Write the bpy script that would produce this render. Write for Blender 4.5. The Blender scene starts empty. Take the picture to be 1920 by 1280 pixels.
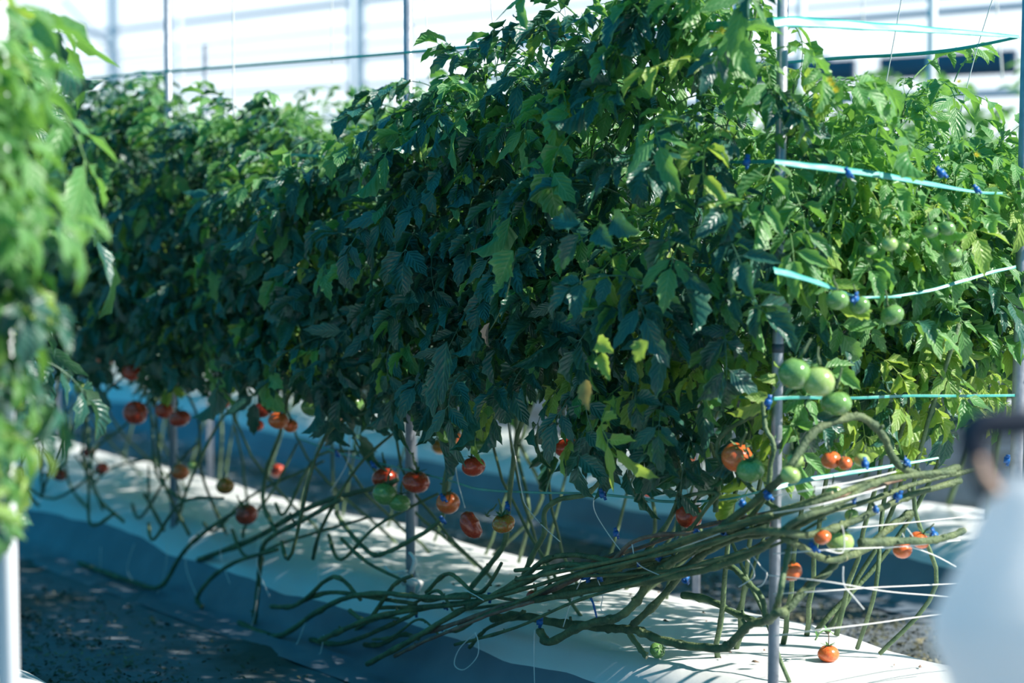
import bpy, math, random
from math import sin, cos, pi, radians as R
from mathutils import Vector as V, Matrix, Euler
rnd = random.Random(11)
C = bpy.context.scene.collection
SC = bpy.context.scene

# ------------------------------------------------------------------ camera
FPX = 4000.0
PITCH = math.atan(324 / FPX)
CAMZ = 1.75
cd = bpy.data.cameras.new('camera'); cam = bpy.data.objects.new('camera', cd); C.objects.link(cam)
cam.location = (0, 0, CAMZ); cam.rotation_euler = (pi / 2 - PITCH, 0, 0)
cd.sensor_width = 36; cd.lens = FPX / 1920 * 36
cd.dof.use_dof = True; cd.dof.focus_distance = 6.55; cd.dof.aperture_fstop = 1.35
cd.clip_end = 200
SC.camera = cam
# ------------------------------------------------------------------ light
w = bpy.data.worlds.new('sky'); SC.world = w; w.use_nodes = True
bg = w.node_tree.nodes['Background']
bg.inputs[0].default_value = (0.03, 0.50, 0.92, 1); bg.inputs[1].default_value = 0.66
sd = bpy.data.lights.new('sun', 'SUN'); sun = bpy.data.objects.new('sun', sd); C.objects.link(sun)
sd.energy = 8.2; sd.angle = R(0.6); sd.color = (1.0, 0.93, 0.84)
SEL, SAZ = R(41), (0.97, -0.24)
sv = V((SAZ[0] * cos(SEL), SAZ[1] * cos(SEL), sin(SEL)))
sun.location = (0, 0, 10); sun.rotation_euler = sv.to_track_quat('Z', 'Y').to_euler()
SC.view_settings.view_transform = 'Standard'; SC.view_settings.look = 'None'
SC.view_settings.exposure = 0.12; SC.view_settings.gamma = 1.0; SC.view_settings.use_curve_mapping = False
SC.cycles.max_bounces = 8; SC.cycles.diffuse_bounces = 3; SC.cycles.transmission_bounces = 4

# ------------------------------------------------------------------ frame of the place
CAM = V((0, 0, CAMZ)); FWD = V((0, cos(PITCH), -sin(PITCH))); UP = V((0, sin(PITCH), cos(PITCH)))
def ray(px, py): return FWD + V((1, 0, 0)) * ((px - 960) / FPX) + UP * ((640 - py) / FPX)
U = V((-0.583, 0.812, 0)).normalized()       # along the rows, away
N = V((U.y, -U.x, 0))                        # across the rows, to the back
r0 = ray(1455, 316); O = V((r0.x, r0.y, 0)) * (5.95 / r0.y)
def at_t(px, py, t=0.0):
    r = ray(px, py); k = (t - (CAM - O).dot(N)) / r.dot(N); return CAM + r * k
def at_s(px, py, s=-0.1):
    r = ray(px, py); k = (s - (CAM - O).dot(U)) / r.dot(U); return CAM + r * k
def at_z(px, py, z):
    r = ray(px, py); return CAM + r * ((z - CAMZ) / r.z)
def at_d(px, py, d):
    r = ray(px, py); return CAM + r * (d / r.y)
def P(s, t, z): q = O + U * s + N * t; return V((q.x, q.y, z))
def px_s(px, t=0.0): return (at_t(px, 400, t) - O).dot(U)
def front(px, py, t=0.0):                    # front line of the row, wrapping round its near end
    if px <= 1455: return at_t(px, py, t)
    return at_s(px, py, -0.16 - abs(t))
ORD = ['first', 'second', 'third', 'fourth', 'fifth', 'sixth', 'seventh', 'eighth', 'ninth', 'tenth', 'eleventh', 'twelfth',
       'thirteenth', 'fourteenth', 'fifteenth', 'sixteenth', 'seventeenth', 'eighteenth', 'nineteenth', 'twentieth']

# ------------------------------------------------------------------ materials
def mat(name, col, rough=0.5, metal=0.0, noise=None, bump=0.0, bscale=40, spec=0.5, coat=0.0, trans=None, coord='Object'):
    m = bpy.data.materials.new(name); m.use_nodes = True; nt = m.node_tree; b = nt.nodes['Principled BSDF']
    b.inputs['Base Color'].default_value = (*col, 1); b.inputs['Roughness'].default_value = rough
    b.inputs['Metallic'].default_value = metal; b.inputs['Specular IOR Level'].default_value = spec
    b.inputs['Coat Weight'].default_value = coat
    tc = nt.nodes.new('ShaderNodeTexCoord')
    if noise:
        sc, c2, lo, hi = noise
        n = nt.nodes.new('ShaderNodeTexNoise'); n.inputs['Scale'].default_value = sc; n.inputs['Detail'].default_value = 6
        nt.links.new(tc.outputs[coord], n.inputs['Vector'])
        mr = nt.nodes.new('ShaderNodeMapRange'); mr.inputs[1].default_value = lo; mr.inputs[2].default_value = hi
        nt.links.new(n.outputs[0], mr.inputs[0])
        mx = nt.nodes.new('ShaderNodeMix'); mx.data_type = 'RGBA'
        mx.inputs[6].default_value = (*col, 1); mx.inputs[7].default_value = (*c2, 1)
        nt.links.new(mr.outputs[0], mx.inputs[0]); nt.links.new(mx.outputs[2], b.inputs['Base Color'])
    if bump:
        n = nt.nodes.new('ShaderNodeTexNoise'); n.inputs['Scale'].default_value = bscale; n.inputs['Detail'].default_value = 4
        nt.links.new(tc.outputs[coord], n.inputs['Vector'])
        bp = nt.nodes.new('ShaderNodeBump'); bp.inputs['Strength'].default_value = bump; bp.inputs['Distance'].default_value = 0.01
        nt.links.new(n.outputs[0], bp.inputs['Height']); nt.links.new(bp.outputs[0], b.inputs['Normal'])
    if trans:
        t = nt.nodes.new('ShaderNodeBsdfTranslucent'); t.inputs[0].default_value = (*trans[0], 1)
        ms = nt.nodes.new('ShaderNodeMixShader'); ms.inputs[0].default_value = trans[1]
        nt.links.new(b.outputs[0], ms.inputs[1]); nt.links.new(t.outputs[0], ms.inputs[2])
        nt.links.new(ms.outputs[0], nt.nodes['Material Output'].inputs[0])
    return m

def leaf_mat(name, dark, light, edge, tcol, tf=0.32, rough=0.42):
    m = bpy.data.materials.new(name); m.use_nodes = True; nt = m.node_tree; b = nt.nodes['Principled BSDF']
    L = nt.links.new
    def nd(t, **k):
        n = nt.nodes.new(t)
        for a, v in k.items(): setattr(n, a, v)
        return n
    def mth(op, a, bb=None):
        n = nd('ShaderNodeMath', operation=op)
        for i, x in enumerate((a, bb)):
            if x is None: continue
            if isinstance(x, (int, float)): n.inputs[i].default_value = x
            else: L(x, n.inputs[i])
        return n.outputs[0]
    def mix(f, a, c):
        n = nd('ShaderNodeMix', data_type='RGBA')
        if isinstance(f, float): n.inputs[0].default_value = f
        else: L(f, n.inputs[0])
        for i, x in ((6, a), (7, c)):
            if isinstance(x, tuple): n.inputs[i].default_value = (*x, 1)
            else: L(x, n.inputs[i])
        return n.outputs[2]
    oi = nd('ShaderNodeObjectInfo'); uv = nd('ShaderNodeUVMap'); sp = nd('ShaderNodeSeparateXYZ'); L(uv.outputs[0], sp.inputs[0])
    au = mth('ABSOLUTE', mth('SUBTRACT', sp.outputs[0], 0.5))            # 0 at the midrib, 0.5 at the margin
    vein = mth('SINE', mth('SUBTRACT', mth('MULTIPLY', sp.outputs[1], 44.0), mth('MULTIPLY', au, 26.0)))
    veinm = nd('ShaderNodeMapRange'); veinm.inputs[1].default_value = 0.75; L(vein, veinm.inputs[0])
    rib = nd('ShaderNodeMapRange'); rib.inputs[1].default_value = 0.045; rib.inputs[2].default_value = 0.0; L(au, rib.inputs[0])
    tc = nd('ShaderNodeTexCoord'); no = nd('ShaderNodeTexNoise'); no.inputs['Scale'].default_value = 28; L(tc.outputs['Object'], no.inputs['Vector'])
    f = mth('ADD', mth('MULTIPLY', oi.outputs['Random'], 0.7), mth('MULTIPLY', mth('SUBTRACT', no.outputs[0], 0.35), 0.8))
    cl = nd('ShaderNodeClamp'); L(f, cl.inputs[0])
    c = mix(cl.outputs[0], dark, light)
    c = mix(mth('MULTIPLY', veinm.outputs[0], 0.22), c, edge)
    c = mix(mth('MULTIPLY', rib.outputs[0], 0.45), c, edge)
    em = nd('ShaderNodeMapRange'); em.inputs[1].default_value = 0.36; em.inputs[2].default_value = 0.52; L(mth('ADD', au, mth('MULTIPLY', mth('SUBTRACT', no.outputs[0], 0.5), 0.3)), em.inputs[0])
    c = mix(mth('MULTIPLY', em.outputs[0], 0.35), c, edge)
    L(c, b.inputs['Base Color']); b.inputs['Roughness'].default_value = rough; b.inputs['Specular IOR Level'].default_value = 0.65
    n2 = nd('ShaderNodeTexNoise'); n2.inputs['Scale'].default_value = 90; L(tc.outputs['Object'], n2.inputs['Vector'])
    h = mth('ADD', mth('MULTIPLY', vein, 0.4), n2.outputs[0])
    bp = nd('ShaderNodeBump'); bp.inputs['Strength'].default_value = 0.5; bp.inputs['Distance'].default_value = 0.004
    L(h, bp.inputs['Height']); L(bp.outputs[0], b.inputs['Normal'])
    t = nd('ShaderNodeBsdfTranslucent'); L(mix(0.6, c, tcol), t.inputs[0])
    ms = nd('ShaderNodeMixShader'); ms.inputs[0].default_value = tf
    L(b.outputs[0], ms.inputs[1]); L(t.outputs[0], ms.inputs[2]); L(ms.outputs[0], nt.nodes['Material Output'].inputs[0])
    return m

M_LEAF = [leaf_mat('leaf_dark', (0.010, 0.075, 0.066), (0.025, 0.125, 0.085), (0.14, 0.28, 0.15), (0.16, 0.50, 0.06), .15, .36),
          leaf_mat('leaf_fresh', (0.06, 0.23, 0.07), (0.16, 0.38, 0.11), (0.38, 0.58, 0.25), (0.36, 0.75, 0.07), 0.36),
          leaf_mat('leaf_yellowing', (0.15, 0.34, 0.07), (0.34, 0.50, 0.09), (0.60, 0.66, 0.25), (0.60, 0.85, 0.08), 0.4)]
M_DRY = mat('dry_leaf', (0.33, 0.22, 0.08), 0.8, noise=(30, (0.5, 0.38, 0.12), .4, .7), trans=((.5, .4, .1), .25))
M_STEM = mat('stem_green', (0.08, 0.14, 0.06), 0.6, noise=(18, (0.18, 0.26, 0.12), .4, .75), bump=.4, bscale=120)
M_VINE = mat('vine_bark', (0.065, 0.11, 0.05), 0.65, noise=(16, (0.17, 0.22, 0.09), .42, .7), bump=.8, bscale=90)
M_BROWN = mat('vine_brown', (0.17, 0.10, 0.07), 0.75, noise=(22, (0.28, 0.20, 0.13), .4, .7), bump=.6, bscale=90)
M_CUT = mat('stem_cut_end', (0.5, 0.45, 0.28), 0.8)
M_RED = mat('tomato_red', (0.46, 0.045, 0.022), 0.22, noise=(7, (0.62, 0.10, 0.03), .4, .75), coat=.3)
M_ORANGE = mat('tomato_orange', (0.78, 0.13, 0.035), 0.22, noise=(7, (0.85, 0.24, 0.05), .4, .75), coat=.3)
M_TURN = mat('tomato_turning', (0.50, 0.12, 0.02), 0.2, noise=(9, (0.34, 0.26, 0.04), .45, .6), coat=.3)
M_GREEN = mat('tomato_green', (0.12, 0.27, 0.07), 0.22, noise=(8, (0.22, 0.40, 0.12), .4, .7), coat=.3)
M_PALE = mat('tomato_pale_green', (0.30, 0.46, 0.12), 0.25, noise=(8, (0.42, 0.55, 0.2), .4, .7), coat=.3)
M_CALYX = mat('calyx_green', (0.08, 0.17, 0.05), 0.6)
M_POLE = mat('galvanised_steel', (0.30, 0.33, 0.38), 0.42, 0.35, noise=(25, (0.42, 0.45, 0.5), .35, .7), bump=.15, bscale=60)
M_COLLAR = mat('dark_collar', (0.07, 0.09, 0.12), 0.5)
M_TAPE = mat('turquoise_tape', (0.03, 0.42, 0.36), 0.36, noise=(30, (0.08, 0.55, 0.46), .4, .7), trans=((.05, .6, .5), .2))
M_TAPE.node_tree.nodes['Principled BSDF'].inputs['IOR'].default_value = 2.1
M_CLIP = mat('blue_tape', (0.008, 0.10, 0.34), 0.4, noise=(60, (0.015, 0.17, 0.48), .4, .7))
M_STRING = mat('white_twine', (0.80, 0.80, 0.76), 0.6)
M_FILM = mat('white_mulch_film', (0.76, 0.78, 0.78), 0.34, noise=(2.2, (0.68, 0.71, 0.72), .4, .75), bump=.35, bscale=9, coat=.15)
M_GROUND = mat('ground_sheet', (0.13, 0.155, 0.18), 0.75, noise=(1.6, (0.06, 0.07, 0.06), .48, .60), bump=.7, bscale=14)
M_SIDE = mat('blue_grey_shaded_side', (0.13, 0.17, 0.22), 0.45, noise=(3, (0.19, 0.24, 0.30), .4, .7), bump=.4, bscale=8)  # shade of the bed sides put into the colour, darker than the film
M_LITTER = mat('leaf_litter', (0.07, 0.08, 0.05), 0.9, noise=(3, (0.28, 0.25, 0.15), .5, .72))
M_WALLF = mat('white_wall_film', (0.80, 0.84, 0.88), 0.6, noise=(0.7, (0.70, 0.77, 0.84), .4, .7), trans=((0.94, 0.96, 0.98), .92))
M_RAIL = mat('wall_rail', (0.55, 0.62, 0.71), 0.5)
M_DARK = mat('dark_vent', (0.10, 0.15, 0.22), 0.7)
M_WHITE = mat('white_post', (0.8, 0.83, 0.86), 0.5)
M_BAG = mat('white_bag_cloth', (0.9, 0.9, 0.9), 0.7, bump=.5, bscale=12, trans=((.93, .93, .94), .62))
M_BLACK = mat('dark_handle', (0.012, 0.016, 0.03), 0.5)
M_TAN = mat('tan_strap', (0.50, 0.33, 0.24), 0.6)
M_FLOWER = mat('yellow_petals', (0.75, 0.68, 0.06), 0.5, trans=((.8, .6, .03), .3))

# ------------------------------------------------------------------ mesh helpers
class MB:
    def __init__(s): s.v = []; s.f = []; s.uv = []
    def add(s, vs, fs, uvs=None):
        o = len(s.v); s.v += [tuple(v) for v in vs]; s.f += [tuple(i + o for i in f) for f in fs]
        s.uv += list(uvs) if uvs else [(0.5, 0.5)] * len(vs)
    def tube(s, pts, rad, n=7, cap=True, flat=1.0):
        pts = [V(p) for p in pts]; m = len(pts)
        if not isinstance(rad, (list, tuple)): rad = [rad] * m
        vs = []; prev = None
        for i, p in enumerate(pts):
            d = (pts[min(i + 1, m - 1)] - pts[max(i - 1, 0)]).normalized()
            if prev is None:
                a = d.cross(V((0, 0, 1)))
                if a.length < .1: a = d.cross(V((0, 1, 0)))
            else: a = prev - d * prev.dot(d)
            a.normalize(); prev = a; b = d.cross(a)
            for k in range(n):
                th = 2 * pi * k / n; vs.append(p + (a * cos(th) + b * sin(th) * flat) * rad[i])
        fs = [(i * n + k, i * n + (k + 1) % n, (i + 1) * n + (k + 1) % n, (i + 1) * n + k) for i in range(m - 1) for k in range(n)]
        if cap: fs += [tuple(reversed(range(n))), tuple(range((m - 1) * n, m * n))]
        s.add(vs, fs)
    def box(s, c, h, ax=(V((1, 0, 0)), V((0, 1, 0)), V((0, 0, 1)))):
        vs = [V(c) + ax[0] * (h[0] * i) + ax[1] * (h[1] * j) + ax[2] * (h[2] * k) for k in (-1, 1) for j in (-1, 1) for i in (-1, 1)]
        s.add(vs, [(0, 2, 3, 1), (4, 5, 7, 6), (0, 1, 5, 4), (2, 6, 7, 3), (0, 4, 6, 2), (1, 3, 7, 5)])
    def lathe(s, prof, n=20, ribs=0, depth=0.0, bend=0.0):
        vs = []; m = len(prof)
        for (r, z) in prof:
            for k in range(n):
                th = 2 * pi * k / n; rr = r * (1 - depth * (0.5 + 0.5 * cos(ribs * th)) * (0.35 + max(0, z) * 8))
                vs.append((rr * cos(th), rr * sin(th), z))
        fs = [(i * n + k, i * n + (k + 1) % n, (i + 1) * n + (k + 1) % n, (i + 1) * n + k) for i in range(m - 1) for k in range(n)]
        s.add(vs, fs)
    def mesh(s, name, m, smooth=True):
        me = bpy.data.meshes.new(name); me.from_pydata(s.v, [], s.f); me.materials.append(m)
        ul = me.uv_layers.new(name='UVMap')
        li = [0] * len(me.loops); me.loops.foreach_get('vertex_index', li)
        flat = []
        for i in li: flat += s.uv[i]
        ul.data.foreach_set('uv', flat)
        if smooth: me.polygons.foreach_set('use_smooth', [True] * len(me.polygons))
        me.update(); return me

def smooth_pts(pts, k=4):
    pts = [V(p) for p in pts]
    if len(pts) < 3: return pts
    out = []
    for i in range(len(pts) - 1):
        p0 = pts[max(i - 1, 0)]; p1 = pts[i]; p2 = pts[i + 1]; p3 = pts[min(i + 2, len(pts) - 1)]
        for j in range(k):
            t = j / k
            out.append(0.5 * ((2 * p1) + (p2 - p0) * t + (2 * p0 - 5 * p1 + 4 * p2 - p3) * t * t + (3 * p1 - p0 - 3 * p2 + p3) * t ** 3))
    out.append(pts[-1]); return out

def tag(o, label=None, cat=None, group=None, kind=None):
    for k, v in (('label', label), ('category', cat), ('group', group), ('kind', kind)):
        if v: o[k] = v
    return o
def obj(name, me, parent=None, loc=None, rot=None, scale=None):
    o = bpy.data.objects.new(name, me); C.objects.link(o)
    if parent is not None: o.parent = parent
    if loc is not None: o.location = loc
    if rot is not None: o.rotation_euler = rot
    if scale is not None: o.scale = (scale,) * 3 if isinstance(scale, (int, float)) else scale
    return o
def wpart(name, mb, m, parent=None, **k):       # vertices given in world space
    o = obj(name, mb.mesh(name, m, **k), parent)
    if parent is not None: o.location = -parent.location
    return o
def empty(name, loc):
    o = bpy.data.objects.new(name, None); C.objects.link(o); o.location = loc; o.empty_display_size = .05; return o

# ------------------------------------------------------------------ setting: ground, bed, side wall
def ground():
    mb = MB(); n = 90; r2 = random.Random(3)
    # fine in the aisles, coarse beyond
    def patch(s0, s1, t0, t1, ns, nt_, amp):
        vs = []; 
        for i in range(ns + 1):
            for j in range(nt_ + 1):
                p = P(s0 + (s1 - s0) * i / ns, t0 + (t1 - t0) * j / nt_, 0)
                e = 0 if i in (0, ns) or j in (0, nt_) else r2.uniform(-amp, amp)
                p.z = e; vs.append(p)
        mb.add(vs, [(i * (nt_ + 1) + j, (i + 1) * (nt_ + 1) + j, (i + 1) * (nt_ + 1) + j + 1, i * (nt_ + 1) + j + 1) for i in range(ns) for j in range(nt_)])
    patch(-12, 45, -10, 14, 300, 130, .008)
    o = wpart('floor', mb, M_GROUND); tag(o, kind='structure')
ground()

def bed(t_off, s0, s1, ns, name, label, seed, near=True):
    r2 = random.Random(seed); mb = MB()
    prof = [(-.34, .003), (-.24, .005), (-.17, .008), (-.145, .05), (-.115, .10), (-.08, .155), (-.04, .21), (.02, .25), (.10, .26), (.2, .262), (.32, .268), (.44, .27), (.56, .266), (.66, .258), (.73, .25), (.78, .23), (.86, .12), (.96, .003)]
    ph = [r2.uniform(0, 6) for _ in range(6)]
    vs = []; uvs = []
    for i in range(ns + 1):
        s = s0 + (s1 - s0) * i / ns
        for j, (t, z) in enumerate(prof):
            side = 1 if 1 < j < 8 else (0.35 if j >= 14 else 0.0)
            a = side * (.018 * sin(s * 2.1 + ph[0] + j * .9) + .012 * sin(s * 5.3 + ph[1] - j * 1.4) + .006 * sin(s * 13 + ph[2] + j * 2))
            top = .006 * sin(s * 3.1 + ph[3] + t * 5) + .004 * sin(s * 7.7 + t * 9 + ph[4]) + .0015 * sin(s * 31 + t * 3) if 0 < j < 16 else 0
            vs.append(P(s, t + t_off + a * .8, max(.002, z + top + a * .5)))
    m = len(prof)
    mb.add(vs, [(i * m + j, (i + 1) * m + j, (i + 1) * m + j + 1, i * m + j + 1) for i in range(ns) for j in range(m - 1)])
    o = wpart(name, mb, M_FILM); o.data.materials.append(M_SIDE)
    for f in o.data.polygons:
        if f.index % (m - 1) < 5 or f.index % (m - 1) > 14: f.material_index = 1  # sides get the colour that carries their shade
    tag(o, label, 'growing bed', 'raised beds under white film'); return o
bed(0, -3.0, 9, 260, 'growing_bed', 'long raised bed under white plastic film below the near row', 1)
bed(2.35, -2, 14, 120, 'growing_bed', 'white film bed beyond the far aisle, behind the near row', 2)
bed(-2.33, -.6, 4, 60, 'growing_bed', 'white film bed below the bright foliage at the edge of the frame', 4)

def wall():
    T = 8.0; mb = MB()
    n = 60
    vs = []
    for i in range(n + 1):
        for z in (0, 1.2, 2.4, 3.6, 5.2): vs.append(P(-12 + 60 * i / n, T + .03 * sin(i * 2.3 + z), z))
    mb.add(vs, [(i * 5 + j, (i + 1) * 5 + j, (i + 1) * 5 + j + 1, i * 5 + j + 1) for i in range(n) for j in range(4)])
    wl = wpart('wall_back', mb, M_WALLF); tag(wl, kind='structure')
    ax = (U, N, V((0, 0, 1)))
    def rail(s0, s1, z, h, m, name='rail', t=T - .05, dz=0.0):
        b = MB(); a = P(s0, t, z); c = P(s1, t, z + dz)
        b.tube([a, c], h, 6); wpart(name, b, m, wl)
    rail(-10, 46, 2.92, .035, M_RAIL); rail(-10, 46, 2.30, .04, M_RAIL); rail(-10, 46, 3.52, .04, M_RAIL); rail(-10, 46, 4.2, .05, M_RAIL)
    rail(4, 30, 3.02, .02, M_RAIL, dz=.1); rail(0, 26, 3.28, .02, M_RAIL, dz=-.08); rail(8, 40, 2.62, .03, M_RAIL, dz=.06)
    # dark vent strip low on the wall, seen at the near end
    s = 1.2
    while s < 11.5:
        b = MB(); L = 1.35; b.box(P(s + L / 2, T - .05, 2.52), (L / 2, .02, .09), ax); wpart('vent_panel', b, M_DARK, wl); s += L + .28
    for k in range(8):
        b = MB(); s = -3 + k * 6.0; b.box(P(s, T - .12, 2.6), (.05, .05, 2.6), ax); wpart('post', b, M_WHITE, wl)
        if k > 3:
            b = MB(); b.tube([P(s, T - .2, 3.3), P(s + 1.4, T - .2, 4.0)], .03, 6); wpart('brace', b, M_RAIL, wl)
wall()

# ------------------------------------------------------------------ leaf meshes
def leaflet(mb, base, d, nrm, l, wd, droop, curl, r2, n=9):
    d = d.normalized(); side = d.cross(nrm).normalized(); nrm = side.cross(d).normalized()
    p = V(base); vs = []; uvs = []; ph = r2.uniform(0, 6); rip = r2.uniform(.08, .28); tw = r2.uniform(-1.0, 1.0)
    for i in range(n + 1):
        v = i / n
        a = droop * v; dd = d * cos(a) - nrm * sin(a); nn = nrm * cos(a) + d * sin(a)
        sd_ = (side * cos(tw * v) + nn * sin(tw * v)); nn = sd_.cross(dd).normalized()
        if i: p = p + dd * (l / n)
        pr = (sin(pi * min(1, v ** .72)) ** .8) * (1 - .25 * v) if 0 < i < n else (.06 if i == 0 else 0.0)
        lob = (1.09 if i % 2 else .86) if 0 < i < n else 1
        for j in (-2, -1, 0, 1, 2):
            f = j / 2; hw = wd * .5 * pr * (lob if abs(j) == 2 else 1)
            q = p + sd_ * (f * hw) + nn * (curl * hw * f * f + rip * hw * abs(f) * sin(v * 11 + ph + j)) + (dd * (l * .035 * (1 if i % 2 else -.4)) if abs(j) == 2 and 0 < i < n else V())
            vs.append(q); uvs.append((.5 + f * .5, v))
    mb.add(vs, [(i * 5 + j, i * 5 + j + 1, (i + 1) * 5 + j + 1, (i + 1) * 5 + j) for i in range(n) for j in range(4)], uvs)

def make_leaf(seed, L=.27, droop=1.6, curl=.5, pairs=3, wide=.52):
    r2 = random.Random(seed); mb = MB(); X = V((1, 0, 0)); Z = V((0, 0, 1)); Y = V((0, 1, 0))
    pts = []; dirs = []; p = V(); K = 8; swing = r2.uniform(-.5, .5)
    for i in range(K + 1):
        v = i / K; a = .45 - droop * v ** 1.2
        d = (V((cos(a) * cos(swing * v), cos(a) * sin(swing * v), sin(a)))).normalized()
        if i: p = p + d * (L / K)
        pts.append(p.copy()); dirs.append(d)
    mb.tube(pts, [.0032 - .0022 * i / K for i in range(K + 1)], 5, cap=False)
    def upv(d): 
        u = Z - d * Z.dot(d)
        if u.length < .2: u = X - d * X.dot(d)
        return u.normalized()
    leaflet(mb, pts[-1], dirs[-1], upv(dirs[-1]), L * .40 * r2.uniform(.85, 1.15), L * wide * .48, .5 + r2.uniform(0, .7), curl * r2.uniform(.3, 1.5), r2)
    idx = [7, 5, 3, 2][:pairs]
    for q, i in enumerate(idx):
        for sg in (-1, 1):
            d = dirs[i]; u = upv(d); sd_ = d.cross(u).normalized() * sg
            size = [1, .95, .72, .45][q] * r2.uniform(.75, 1.15)
            dd = (d * r2.uniform(.35, .75) + sd_ * .85 - Z * r2.uniform(.0, .5)).normalized()
            l = L * .36 * size
            st = pts[i] + dd * l * .12; mb.tube([pts[i], st], .0014, 4, cap=False)
            leaflet(mb, st, dd, (u + sd_ * r2.uniform(-.3, .3)).normalized(), l, l * wide * 1.05, r2.uniform(.2, 1.3), curl * r2.uniform(-.3, 1.5), r2, n=7)
    for i in (6, 4):       # small leaflets between the pairs
        d = dirs[i]; u = upv(d); sg = r2.choice((-1, 1)); dd = (d * .3 + d.cross(u) * sg).normalized()
        leaflet(mb, pts[i], dd, u, L * .1, L * .06, .5, .4, r2, n=3)
    return mb
SHAPES = [make_leaf(i, L=.27 * (1 + .1 * (i % 3)), droop=[1.3, 1.7, 2.1, 1.0, 1.9, 2.3, 1.5, .7][i], curl=.35 + .17 * i, pairs=[3, 3, 4, 3, 2, 3, 4, 3][i], wide=[.42, .5, .38, .46, .52, .36, .44, .4][i]) for i in range(8)]
LEAVES = [[mb.mesh('leaf', m) for mb in SHAPES] for m in M_LEAF]

def add_leaf(parent, pos, yaw, pitch, roll, kind, sc):
    o = obj('leaf', rnd.choice(LEAVES[kind]), parent, V(pos) - parent.location, (roll, pitch, yaw), sc); return o

def plant(base, mid, top, nl, radius, label, group, zlow, mix=(.75, .2, .05), size=1.0, stem_r=.008, lean=None, yawc=None, tipn=5, stemmat=None, topf=True, thin=.9):
    root = empty('tomato_plant', base); tag(root, label, 'tomato plant', group)
    pts = smooth_pts([base, mid[0], mid[1], top] if isinstance(mid, (tuple, list)) else [base, mid, top], 6)
    pts = [p + V((rnd.uniform(-1, 1), rnd.uniform(-1, 1), 0)) * .006 for p in pts]
    b = MB(); m = len(pts); b.tube(pts, [stem_r * (1.15 - .75 * i / m) for i in range(m)], 7); wpart('stem', b, stemmat or M_STEM, root)
    up = [p for p in pts if p.z > zlow - .05] or pts[-3:]
    for k in range(nl):
        f = rnd.random() ** thin; x = f * (len(up) - 1); i = min(int(x), len(up) - 2) if len(up) > 1 else 0
        c = up[i].lerp(up[min(i + 1, len(up) - 1)], x - i)
        if len(up) > 1 and f < .04: c = c + V((0, 0, .08))
        yaw = rnd.uniform(0, 2 * pi) if yawc is None or rnd.random() < .35 else yawc + rnd.gauss(0, .8)
        rr = rnd.uniform(0, radius); pos = c + V((cos(yaw), sin(yaw), 0)) * rr * .6 + V((rnd.gauss(0, .03), rnd.gauss(0, .03), rnd.gauss(0, .05)))
        if pos.z < zlow: pos.z = zlow + rnd.uniform(0, .15)
        hi = (pos.z - zlow) / max(.3, top.z - zlow)
        r = rnd.random()
        pl = mix[2] * (1.8 if hi < .3 else .5); pf = mix[1] * (.5 + 4.5 * max(0, hi - .45))  # fresh share rises towards the top: young growth, and sunlight put into colour
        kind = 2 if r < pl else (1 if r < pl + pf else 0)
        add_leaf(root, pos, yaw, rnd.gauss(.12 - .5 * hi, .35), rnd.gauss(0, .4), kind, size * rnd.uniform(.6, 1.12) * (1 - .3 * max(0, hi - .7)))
    for k in range(tipn):
        yaw = rnd.uniform(0, 2 * pi)
        add_leaf(root, pts[-1 - k % 3] , yaw, rnd.uniform(-1.3, -.5), rnd.gauss(0, .4), 1 if topf else 0, size * rnd.uniform(.35, .6))
    return root

YF = math.atan2(-N.y, -N.x)                        # yaw that faces the near aisle
YE = math.atan2(-U.y, -U.x)                        # yaw that faces the near end of the row
def ztop(s):
    tb = [(-.3, 2.2), (0, 2.42), (.5, 2.42), (.75, 2.25), (1.0, 2.12), (1.5, 2.12), (1.8, 1.93), (2.3, 1.84), (2.7, 2.0), (3.2, 1.95), (3.8, 2.12), (4.7, 2.15), (8, 2.2)]
    for (a, x), (b, y) in zip(tb, tb[1:]):
        if a <= s <= b: return x + (y - x) * (s - a) / (b - a)
    return 2.1
FRONT = []
k = 0; s = .1
while s < 6.2:
    zt = ztop(s) - .10 + rnd.uniform(-.06, .06)
    lean = rnd.choice((-.5, -.1, .2, .45)); base = P(s + .2 + lean + rnd.uniform(-.2, .2), .2 + rnd.uniform(-.05, .3), .26)
    mid = (P(s + .25 + lean * .3 + rnd.uniform(-.15, .15), .08 + rnd.uniform(-.15, .15), .7), P(s + .22 + rnd.uniform(-.08, .08), -.02, 1.35))
    top = P(s - .02, .0 + rnd.uniform(-.08, .1), zt)
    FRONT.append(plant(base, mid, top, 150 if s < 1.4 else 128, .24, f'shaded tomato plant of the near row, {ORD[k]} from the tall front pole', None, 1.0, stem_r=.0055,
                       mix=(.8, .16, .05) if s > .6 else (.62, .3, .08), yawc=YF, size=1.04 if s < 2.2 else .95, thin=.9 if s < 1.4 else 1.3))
    k += 1; s += .315
# rear line of the same bed, thin
BACK = []
k = 0; s = .35
while s < 6.4:
    zt = 1.88 + rnd.uniform(-.1, .12)
    base = P(s + .5, .62, .26); mid = (P(s + .4, .74 + rnd.uniform(-.05, .05), .8), P(s + .2, .86, 1.4)); top = P(s, .88, zt)
    BACK.append(plant(base, mid, top, 80, .26, f'tomato plant in the near bed rear line, {ORD[k]} from the far-side pole', None, 1.02, stem_r=.0055, mix=(.4, .5, .06), size=1.0))
    k += 1; s += .36
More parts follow.
